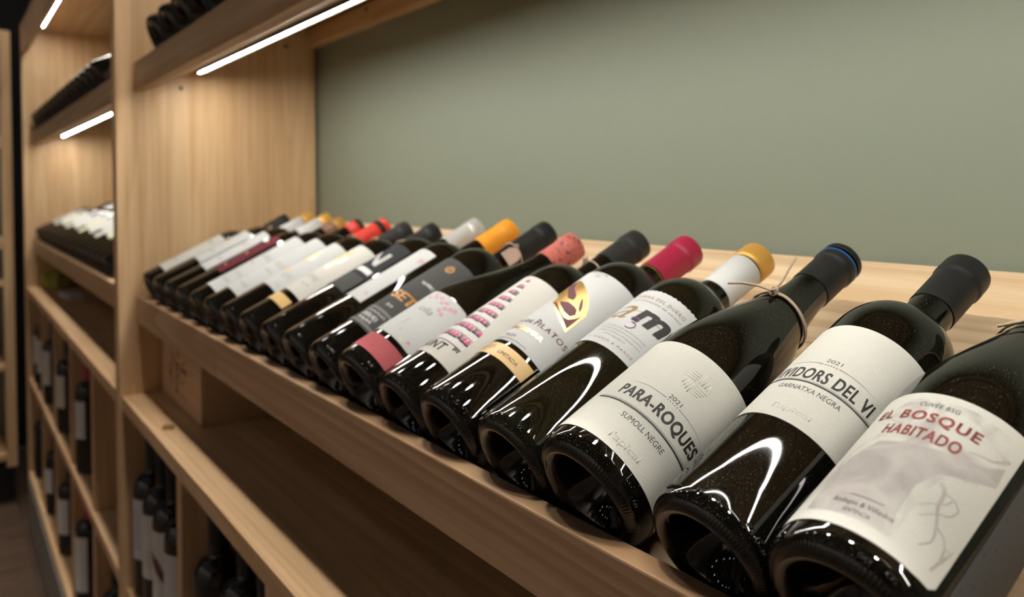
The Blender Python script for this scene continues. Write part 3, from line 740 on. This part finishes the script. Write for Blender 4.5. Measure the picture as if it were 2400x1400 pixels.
pr.stroke([(3, 166), (8, 167.5), (12, 170)], .8, 'ink_lavender')
pr.text('MUNT', -32, 23, 49, 59, 'ink_black', bold=.012)
pr.scribble(32, 41, 58, 63, 'ink_black')
pr.build(lb)
tw, k = twine(t, profile('bordeaux', R, L, .180), .236, -20, seed=5)
emboss(t, R, [('o:o', 4, 20, 8, 11)])
# --- 6: blossom label
R, L = .0400, .284
t = bottle('tilted bottle with a blossom printed white label, rose band and speckled pink wax', tilt_loc(-.6765, R), TILT3, 'burgundy', R, L, True, FRONT, ((.2385, L, 'wax_pink'),))
lb = lab(t, R, -46, 66, 43.5, 113, 'paper_white', corner=5)
pr = Print(R); rnd = random.Random(11)
for (p, s) in ((6, 108), (12, 104), (20, 107), (27, 103), (33, 106), (38, 100), (34, 95), (44, 103), (2, 102), (41, 93), (50, 105)):
    for q in range(5): pr.ell(p+2.4*math.cos(q*1.257+p), s+1.6*math.sin(q*1.257+p), .95, .95, 'ink_pink' if q == 2 else 'ink_palepink', 'blossom_print', 8)
pr.text("cilia", 10, 34, 83, 90.5, 'ink_grey', shear=.35)
pr.stroke([(14, 55), (17, 62), (18, 70)], .6, 'ink_lavender'); pr.stroke([(14, 60), (20, 64)], .6, 'ink_lavender'); pr.stroke([(15, 66), (21, 69)], .6, 'ink_lavender'); pr.stroke([(24, 52), (25, 58)], .7, 'ink_lavender'); pr.stroke([(22, 56), (28, 53)], .6, 'ink_lavender')
pr.ell(2, 58, 2, 2, 'ink_lavender_pale'); pr.ell(50, 50, 2.4, 1.5, 'ink_palepink'); pr.ell(40, 47, 3, 1.3, 'paper_yellowish')
pr.build(lb)
lab(t, R, -46, 63, 17.5, 38, 'paper_rose', 'rose_band')
emboss(t, R, [('o:o', 40, 52, 9, 12)])
# --- 7: grey label
R, L = .0375, .312
t = bottle('tilted bottle with a charcoal label and orange letters, paper tag hung on its neck', tilt_loc(-.7567, R), TILT3, 'bordeaux', R, L, False, FRONT, ((.258, L, 'cap_black'),), hb=.188)
lb = lab(t, R, -52, 62, 48, 179, 'paper_grey')
pr = Print(R)
pr.text("SET", -3, 52, 97.5, 110, 'ink_orange', bold=.03)
for r0, r1 in ((4.6, 5.2), (3.6, 4.2)): pr.ring(28, 163.5, r0, r1, 'ink_orange')
for q in (-1.4, 0, 1.4): pr.stroke([(26+q, 161), (27.5+q, 164), (29.5+q, 166)], .5, 'ink_orange')
pr.scribble(18, 44, 130, 134, 'ink_white')
pr.text('2019', 16, 30, 84, 87.5, 'ink_white')
for s in (76.5, 74.6, 52.4, 50.6): pr.rect(-50, 60, s, s+.6, 'ink_lightgrey', 'printed_rule')
pr.scribble(-6, 44, 69, 72, 'ink_lightgrey')
pr.scribble(0, 36, 61, 66.5, 'ink_silver'); pr.scribble(2, 34, 55, 59, 'ink_silver')
pr.build(lb)
pf = profile('bordeaux', R, L, .188)
tw, k = twine(t, pf, .252, 46, loops=1, seed=7)
hexp = ((-.009, -.010), (.009, -.010), (.009, .004), (.0045, .011), (-.0045, .011), (-.009, .004))
tp = R_(64); V = []
for off in (.0172, .0180):
    for hx, hz in hexp:
        V.append((-off*math.sin(tp)-hx*math.cos(tp), off*math.cos(tp)-hx*math.sin(tp), .243+hz))
me = mesh_from('paper_tag', V, [(5, 4, 3, 2, 1, 0), (6, 7, 8, 9, 10, 11)]+[(i, (i+1) % 6, (i+1) % 6+6, i+6) for i in range(6)], 'paper_tag')
mesh_obj('paper_tag', me, t)
emboss(t, R, [('o:o', 26, 44, 8, 11)])
# --- 8..17 simpler, more and more out of focus
def simple(i, x, R, L, label, caps, labs, prints=None, tw=None):
    hb = max(q[3] for q in labs)/1000.0+.003
    t = bottle(label, tilt_loc(x, R), TILT3, 'bordeaux', R, L, False, FRONT, caps, hb=hb); first = None
    for (p0, p1, s0, s1, m, nm) in labs:
        o = lab(t, R, p0, p1, s0, s1, m, nm); first = first or o
    if prints:
        pr = Print(R); prints(pr); pr.build(first)
    if tw: twine(t, profile('bordeaux', R, L, hb), tw, 30, seed=i)
    emboss(t, R, [('o:', 26, 34, 8, 11)])
    return t
def p8(pr):
    pr.scribble(24, 34, 168, 176, 'ink_palepink'); pr.ell(26, 96, 2, 2, 'ink_palepink')
simple(8, -.8346, .0375, .313, 'tilted bottle with a narrow plain white label and orange capsule', ((.258, L if False else .313, 'cap_orange'),), ((-52, 37, 83, 190, 'paper_white', 'paper_label'),), p8)
def p9(pr):
    pr.text('N', -16, 27, 147, 174, 'ink_silver', bold=.03); pr.rect(-2, 38, 131, 139, 'ink_silver', 'printed_band')
simple(9, -.9097, .0372, .312, 'tilted bottle with dark grey label bearing one large silver letter, silver capsule', ((.255, .312, 'cap_silver'),), ((-52, 44, 125, 195, 'paper_dark', 'paper_label'), (-52, 42, 94, 124.5, 'paper_grey', 'lower_label')), p9)
def p10(pr):
    pr.poly([(-14, 146), (-8, 158), (6, 160), (20, 150), (22, 138), (4, 142)], 'gold_foil', 'foil_emblem'); pr.rect(6, 12, 122, 168, 'gold_foil', 'foil_bar')
    pr.scribble(-6, 34, 96, 105, 'ink_lightgrey'); pr.scribble(10, 36, 84, 88, 'ink_lightgrey')
t = simple(10, -.9935, .0375, .292, 'tilted bottle with cream label, gold emblem and a small gold band below', ((.240, .292, 'cap_black'),), ((-58, 54, 66, 181, 'paper_ivory', 'paper_label'), (-46, 48, 42, 57, 'gold_paper', 'gold_band')), p10, .232)
def p11(pr):
    pr.poly([(-24, 138), (-10, 150), (10, 150), (16, 136), (0, 126), (-20, 128)], 'gold_foil', 'foil_emblem')
    pr.scribble(8, 40, 88, 98, 'ink_lightgrey'); pr.scribble(26, 40, 72, 76, 'ink_lightgrey'); pr.rect(-2, 14, 96, 104, 'gold_paper', 'foil_spot')
simple(11, -1.0757, .0375, .291, 'tilted bottle with a white label and gold emblem beside the cream labelled one', ((.240, .291, 'cap_charcoal'),), ((-56, 50, 65, 178, 'paper_white', 'paper_label'),), p11, .232)
def p12(pr):
    pr.scribble(8, 42, 108, 118, 'ink_lightgrey'); pr.scribble(10, 40, 92, 97, 'ink_lightgrey'); pr.scribble(10, 40, 52, 58, 'ink_lightgrey')
simple(12, -1.1596, .0375, .297, 'tilted bottle with long white label and red capsule ringed in black', ((.238, .2785, 'cap_red'), (.2787, .2872, 'cap_black'), (.2874, .297, 'cap_red')), ((-56, 48, 37, 183, 'paper_white', 'paper_label'),), p12, .232)
def p13(pr):
    pr.scribble(4, 40, 118, 128, 'ink_lightgrey'); pr.ell(16, 100, 3, 3, 'ink_palepink'); pr.scribble(12, 40, 70, 76, 'ink_lightgrey'); pr.scribble(12, 38, 50, 56, 'ink_lightgrey')
simple(13, -1.2398, .0375, .289, 'tilted bottle with long white label and red capsule with dark tip', ((.228, .262, 'cap_charcoal'), (.2622, .2825, 'cap_red'), (.2827, .289, 'cap_charcoal')), ((-56, 48, 30, 181, 'paper_white', 'paper_label'),), p13)
def p14(pr):
    for s in (82, 120, 158): pr.ell(12, s, 2.2, 2.2, 'gold_foil')
simple(14, -1.3216, .0375, .293, 'tilted bottle with a burgundy label stripe and amber capsule', ((.226, .252, 'cap_gold'), (.2522, .2745, 'cap_brown'), (.2747, .293, 'cap_bronze')), ((-6, 34, 66, 176, 'paper_burgundy', 'burgundy_stripe'), (-56, -6.4, 66, 176, 'paper_white', 'paper_label')), p14, .224)
def p15(pr):
    pr.scribble(-4, 28, 138, 150, 'ink_lightgrey'); pr.scribble(4, 32, 92, 98, 'ink_lightgrey')
simple(15, -1.405, .0375, .304, 'tilted bottle with white and gold capsule beside the burgundy striped one', ((.222, .236, 'cap_charcoal'), (.2362, .283, 'cap_white'), (.2832, .304, 'cap_gold')), ((-56, 40, 64, 184, 'paper_white', 'paper_label'),), p15)
def p16(pr):
    pr.poly([(-12, 140), (0, 152), (12, 148), (8, 134)], 'gold_foil', 'foil_emblem'); pr.scribble(4, 30, 104, 112, 'ink_lightgrey')
simple(16, -1.495, .0375, .303, 'tilted bottle with white and gold capsule, second from the pine side panel', ((.222, .236, 'cap_charcoal'), (.2362, .283, 'cap_white'), (.2832, .303, 'cap_gold')), ((-56, 42, 78, 180, 'paper_white', 'paper_label'),), p16, .216)
def p17(pr):
    pr.scribble(-6, 34, 128, 137, 'ink_lightgrey'); pr.scribble(6, 30, 60, 66, 'ink_lightgrey')
simple(17, -1.590, .0375, .289, 'tilted bottle with ivory label and black capsule, touching the pine side panel', ((.238, .289, 'cap_black'),), ((-56, 44, 34, 156, 'paper_ivory', 'paper_label'),), p17, .230)

# --- upper tier of the near unit: only the bases show over the rail
for i, x in enumerate((-1.499, -1.404, -1.312, -1.220, -1.128, -1.036)):
    bottle('dark bottle on the near upper shelf, %s from its pine side panel' % ORD[i], tilt_loc(x, .044, TIER), TILT3, 'burgundy', .044, .300, False, 'bottles on the near upper shelf', ((.246, .300, ('cap_black', 'cap_charcoal', 'cap_crimson')[i % 3]),))
# --- far unit, both tiers
LABM = ['paper_white', 'paper_ivory', 'paper_white', 'paper_yellowish', 'paper_white', 'paper_cream']
PM = {}
def shared_label(p0, p1, s0, s1, m, R=.0375):
    k = (p0, p1, s0, s1, m, R)
    if k not in PM: PM[k] = patch_mesh('paper_label', R, p0, p1, s0, s1, m)
    return PM[k]
caps2 = ['cap_black', 'cap_silver', 'cap_charcoal', 'cap_black', 'cap_white', 'cap_red', 'cap_gold']
for i in range(21):
    x = X2+.045+i*.0835
    lm = LABM[(i*5+1) % 6]; cm = 'cap_red' if i >= 17 else caps2[(i*3) % 5]
    t = bottle('tilted bottle in the far unit lower row, %s from its far end' % ORD[i], tilt_loc(x, .0375), TILT3, 'bordeaux', .0375, .296, False, 'far unit lower row bottles', ((.243, .296, cm),))
    s0, s1 = ((70, 160), (80, 175), (60, 150), (95, 180))[(i*7) % 4]
    mesh_obj('paper_label', shared_label(-50, 48, s0, s1, lm), t)
for i in range(17):
    x = X2+.052+i*.0985
    t = bottle('tilted bottle in the far unit upper row, %s from its far end' % ORD[i], tilt_loc(x, .047, TIER), TILT3, 'burgundy', .047, .310, False, 'far unit upper row bottles', ((.254, .310, caps2[i % 4]),))
    mesh_obj('paper_label', shared_label(-60, 60, 55, 118, LABM[i % 3], .047), t)

# --- standing bottles in the cubby holes below
def stand(x, y, zfloor, label, lm=None, s=(80, 185), ph=(-60, 60), cm='cap_black', group=None, R=.0375, L=.298, deco=None):
    t = bottle(label, Vector((x, y, zfloor+HC+.0004)), STAND3, 'bordeaux', R, L, False, group, ((.245, L, cm),), hb=(.208 if lm and s[1] > 190 else .190))
    if lm:
        o = lab(t, R, ph[0], ph[1], s[0], s[1], lm)
        if deco: pr = Print(R); deco(pr); pr.build(o)
    return t
G1 = 'standing bottles in the near cubby holes'
ZM, ZB = -.752, -1.143
def d1(pr):
    for i in range(8): pr.rect(-30+i % 2*6, 34, 96+i*9.5, 100+i*9.5, 'ink_lightgrey', 'label_print')
def d2(pr):
    for i in range(4): pr.rect(20, 50, 96+i*8, 99+i*8, 'ink_lightgrey', 'label_print')
def d3(pr): pr.poly([(-38, 165), (-8, 138), (20, 118), (52, 96), (52, 112), (30, 138), (0, 150)], 'ink_maroon', 'painted_leaf')
stand(-1.596, .312, ZM, 'standing bottle with grey printed label against the near cubby wall', 'paper_white', (76, 187), (-64, 64), deco=d1, group=G1)
stand(-1.512, .312, ZM, 'standing white labelled bottle between two others in the near cubby', 'paper_ivory', (74, 186), (-64, 64), deco=d2, group=G1)
stand(-1.428, .312, ZM, 'standing bottle with maroon slash across its white label', 'paper_ivory', (62, 186), (-64, 64), deco=d3, group=G1)
stand(-1.340, .312, ZM, 'standing bottle hidden mostly by the near cubby divider', 'paper_white', (80, 180), group=G1)
stand(-1.176, .316, ZM, 'standing dark bottle right of the near cubby divider, low label', 'paper_white', (40, 118), (-50, 50), group=G1)
stand(-1.090, .330, ZM, 'standing dark bottle second right of the near cubby divider', None, cm='cap_charcoal', group=G1)
stand(-1.003, .330, ZM, 'standing dark bottle third right of the near cubby divider', None, cm='cap_charcoal', group=G1)
G2 = 'standing bottles in the far cubby holes'
stand(-2.400, .312, ZM, 'standing bottle with a blank white label in the far upper cubby', 'paper_white', (95, 195), cm='cap_crimson', group=G2)
stand(-2.840, .312, ZM, 'standing bottle with mottled cream label, left of the blank white one', 'paper_cream', (80, 180), group=G2)
stand(-3.250, .312, ZM, 'standing bottle, right of three in the far upper cubbies by the end panel', 'paper_white', (70, 190), group=G2)
stand(-3.480, .312, ZM, 'standing bottle, middle of three in the far upper cubbies by the end panel', 'paper_white', (70, 195), group=G2)
stand(-3.630, .312, ZM, 'standing bottle, left of three in the far upper cubbies by the end panel', 'paper_ivory', (80, 190), group=G2)
stand(-2.010, .312, ZB, 'standing dark bottle low in the far unit beside the near post', 'paper_white', (60, 150), group=G2)
stand(-2.446, .312, ZB, 'standing bottle with a tall plain white label in the far lower cubby', 'paper_white', (55, 205), (-70, 70), cm='cap_crimson', group=G2)
def d4(pr): pr.ell(-22, 120, 7, 9, 'ink_red', 'red_seal')
stand(-2.852, .312, ZB, 'standing bottle with a red seal on white label in the far lower cubby', 'paper_white', (70, 180), (-70, 70), deco=d4, group=G2)
stand(-3.240, .312, ZB, 'small looking standing bottle low down near the far end panel', 'paper_white', (80, 165), group=G2)
stand(-3.690, .312, ZB, 'standing bottle lowest by the far end panel', None, group=G2)

# ------------------------------------------------------------------ things on the lower shelves
# wooden wine crate with a burnt mark
x0, x1, y0, y1, z0, z1 = -1.638, -1.352, .336, .560, -.3845, -.250
cr = empty('wine_crate', ((x0+x1)/2, (y0+y1)/2, z0+HC), label='small pine wine crate with burnt emblem on the lower shelf', cat='crate')
def cpart(n, a, b, c, d, e, f):
    o = box(n, a, b, c, d, e, f, 'pine_crate', None, .001); o.parent = cr; o.matrix_parent_inverse = Matrix.Translation(-cr.location)
    return o
front = cpart('front_panel', x0, x1, y0, y0+.010, z0, z1-.008)
cpart('back_panel', x0, x1, y1-.010, y1, z0, z1-.008)
cpart('end_panel', x0, x0+.010, y0+.0102, y1-.0102, z0, z1-.008)
cpart('end_panel', x1-.010, x1, y0+.0102, y1-.0102, z0, z1-.008)
cpart('base_panel', x0+.0102, x1-.0102, y0+.0102, y1-.0102, z0, z0+.006)
cpart('sliding_lid', x0, x1, y0, y1, z1-.0078, z1)
def flat_print(parent, shapes, ox, oy, oz, ink, name):
    """shapes in metres (x right, z up) laid on a plane facing -Y"""
    V, Fc = [], []
    for sh in shapes:
        o = len(V); V += [(ox+x, oy, oz+z) for x, z in sh]; Fc.append(tuple(range(o, o+len(sh))))
    o = mesh_obj(name, mesh_from(name, V, Fc, ink), parent)
    o.matrix_parent_inverse = Matrix.Translation((-parent.location-cr.location) if parent is not cr else -cr.location)
    return o
def bar(xa, za, xb, zb, w):
    d = Vector((xb-xa, zb-za)).normalized()*w/2; n = Vector((-d.y, d.x))
    return [(xa+n.x, za+n.y), (xa-n.x, za-n.y), (xb-n.x, zb-n.y), (xb+n.x, zb+n.y)]
sh = [bar(-.075, .005, -.075, .055, .009), bar(-.070, .052, -.052, .050, .007), bar(-.054, .050, -.054, .032, .007), bar(-.070, .030, -.054, .030, .006), bar(-.070, .008, -.052, .008, .006), bar(-.050, .010, -.050, .028, .006),
      bar(-.020, -.010, -.020, .070, .013), bar(-.072, .078, -.034, .060, .008), bar(-.034, .060, -.022, .052, .010), bar(-.018, .070, -.010, .092, .010), bar(.012, .055, .052, .048, .012), bar(-.004, .030, .012, .055, .006),
      bar(-.036, -.006, -.006, -.004, .006), bar(.006, -.004, .022, -.008, .005), bar(.030, -.006, .056, -.012, .004), bar(.010, .018, .026, .030, .006), bar(-.006, .046, .006, .066, .007), bar(.020, .066, .040, .074, .006)]
sh = [[(x, z*.8) for x, z in q] for q in sh]
sh = [[(sum(p[0] for p in q)/4+(x-sum(p[0] for p in q)/4)*.8, sum(p[1] for p in q)/4+(z-sum(p[1] for p in q)/4)*.8) for x, z in q] for q in sh]
o = mesh_obj('burnt_mark', mesh_from('burnt_mark', *merge([([(x, 0, z) for x, z in q], [(0, 1, 2, 3)]) for q in sh]), 'ink_burnt'), None, (-1.495, y0-.0004, z0+.028+HC))
o.parent = front; o.matrix_parent_inverse = (Matrix.Translation(-cr.location) @ Matrix.Translation(front.location)).inverted() if False else (front.matrix_parent_inverse @ Matrix.Translation(front.location)).inverted() @ Matrix.Translation(-cr.location)
# scrap near the edge
v, f = lathe([(0, .003), (.006, .0028), (.0105, .0018), (.012, .0006), (.0122, 0), (0, 0)], 20)
v = [(a*1.25+.0015*math.sin(b*400), b*.8, c) for a, b, c in v]
setp(mesh_obj('brown_scrap', mesh_from('brown_scrap', v, f, 'amber_scrap', True), None, (-1.379, .291, -.3849+HC)), 'small amber brown scrap lying near the lower shelf edge', 'scrap')
# lime coloured soft bundle in the far unit
bm = bmesh.new(); bmesh.ops.create_icosphere(bm, subdivisions=4, radius=1)
for v in bm.verts:
    n = v.co.normalized(); k = 1+.10*math.sin(5*n.x+2*n.z)+.07*math.sin(7*n.y+3*n.x)+.05*math.sin(13*n.z+5*n.y)
    v.co = Vector((n.x*.060*k, n.y*.055*k, max(n.z*.040*k, -.030)+.0305))
for f in bm.faces: f.smooth = True
me = bpy.data.meshes.new('cloth_bundle'); bm.to_mesh(me); bm.free(); me.materials.append(MATS['lime_cloth'])
setp(mesh_obj('cloth_bundle', me, None, (-3.67, .365, -.3848+HC)), 'lime green soft bundle on the lower shelf of the far unit', 'bundle')
setp(mesh_obj('paper_card', box_mesh('paper_card', (.16, .05, .012), 'paper_white', .001), None, (-3.30, .372, -.3786+HC), (0, 0, R_(6))), 'flat pale card lying right of the lime bundle', 'card')
setp(mesh_obj('black_box', box_mesh('black_box', (.30, .16, .10), 'black_metal', .006), None, (-3.28, .53, -.3345+HC)), 'black box at the back of the far unit lower shelf', 'box')  # plain black block for a dark area at the shelf back

# ------------------------------------------------------------------ end cabinet facing the aisle
XE = -4.08
E = empty('end_cabinet', (0, 0, 0), label='pine cabinet on the end wall at the far left edge', cat='cabinet')
box('stile', XE-.03, XE, .203, .242, -1.20, .69, 'pine_z', E); box('stile', XE-.03, XE, -1.00, -.96, -1.20, .69, 'pine_z', E)
box('side_panel', XE-.42, XE-.031, .222, .242, -1.20, .69, 'pine_z', E); box('side_panel', XE-.42, XE-.031, -1.00, -.98, -1.20, .69, 'pine_z', E)
box('top_rail', XE-.03, XE, -.958, .202, .615, .69, 'pine_y', E)
box('back_board', XE-.44, XE-.421, -1.00, .242, -1.20, .69, 'sage_paint', E)
for z0, z1 in ((.185, .235), (-.250, -.199), (-.4105, -.385), (-.777, -.752), (-1.170, -1.143)):
    box('shelf', XE-.419, XE-.004, -.979, .2015, z0, z1, 'pine_y', E)
box('toe_kick', XE-.40, XE-.06, -.98, .23, -HC+.0005, -1.2005, 'black_metal', E)
for i, (z, lm, cm) in enumerate(((.2352, 'paper_white', 'cap_charcoal'), (-.1988, 'paper_ivory', 'cap_red'), (-.7518, None, 'cap_crimson'))):
    t = bottle('standing bottle at the photo left edge on the %s cabinet shelf' % ('upper', 'middle', 'lower')[i], Vector((XE-.10, .135, z+HC+.0004)), Matrix((Vector((0, 1, 0)), Vector((1, 0, 0)), Vector((0, 0, -1)))).transposed() @ Matrix(((1, 0, 0), (0, 1, 0), (0, 0, -1))) if False else Matrix((Vector((0, -1, 0)), Vector((1, 0, 0)), Vector((0, 0, 1)))).transposed(), 'bordeaux', .0375, .296, False, 'bottles in the end cabinet', ((.243, .296, cm),))
    if lm: mesh_obj('paper_label', shared_label(-50, 48, 80, 175, lm), t)
for o in bpy.data.objects:
    if '_R' in o: del o['_R']
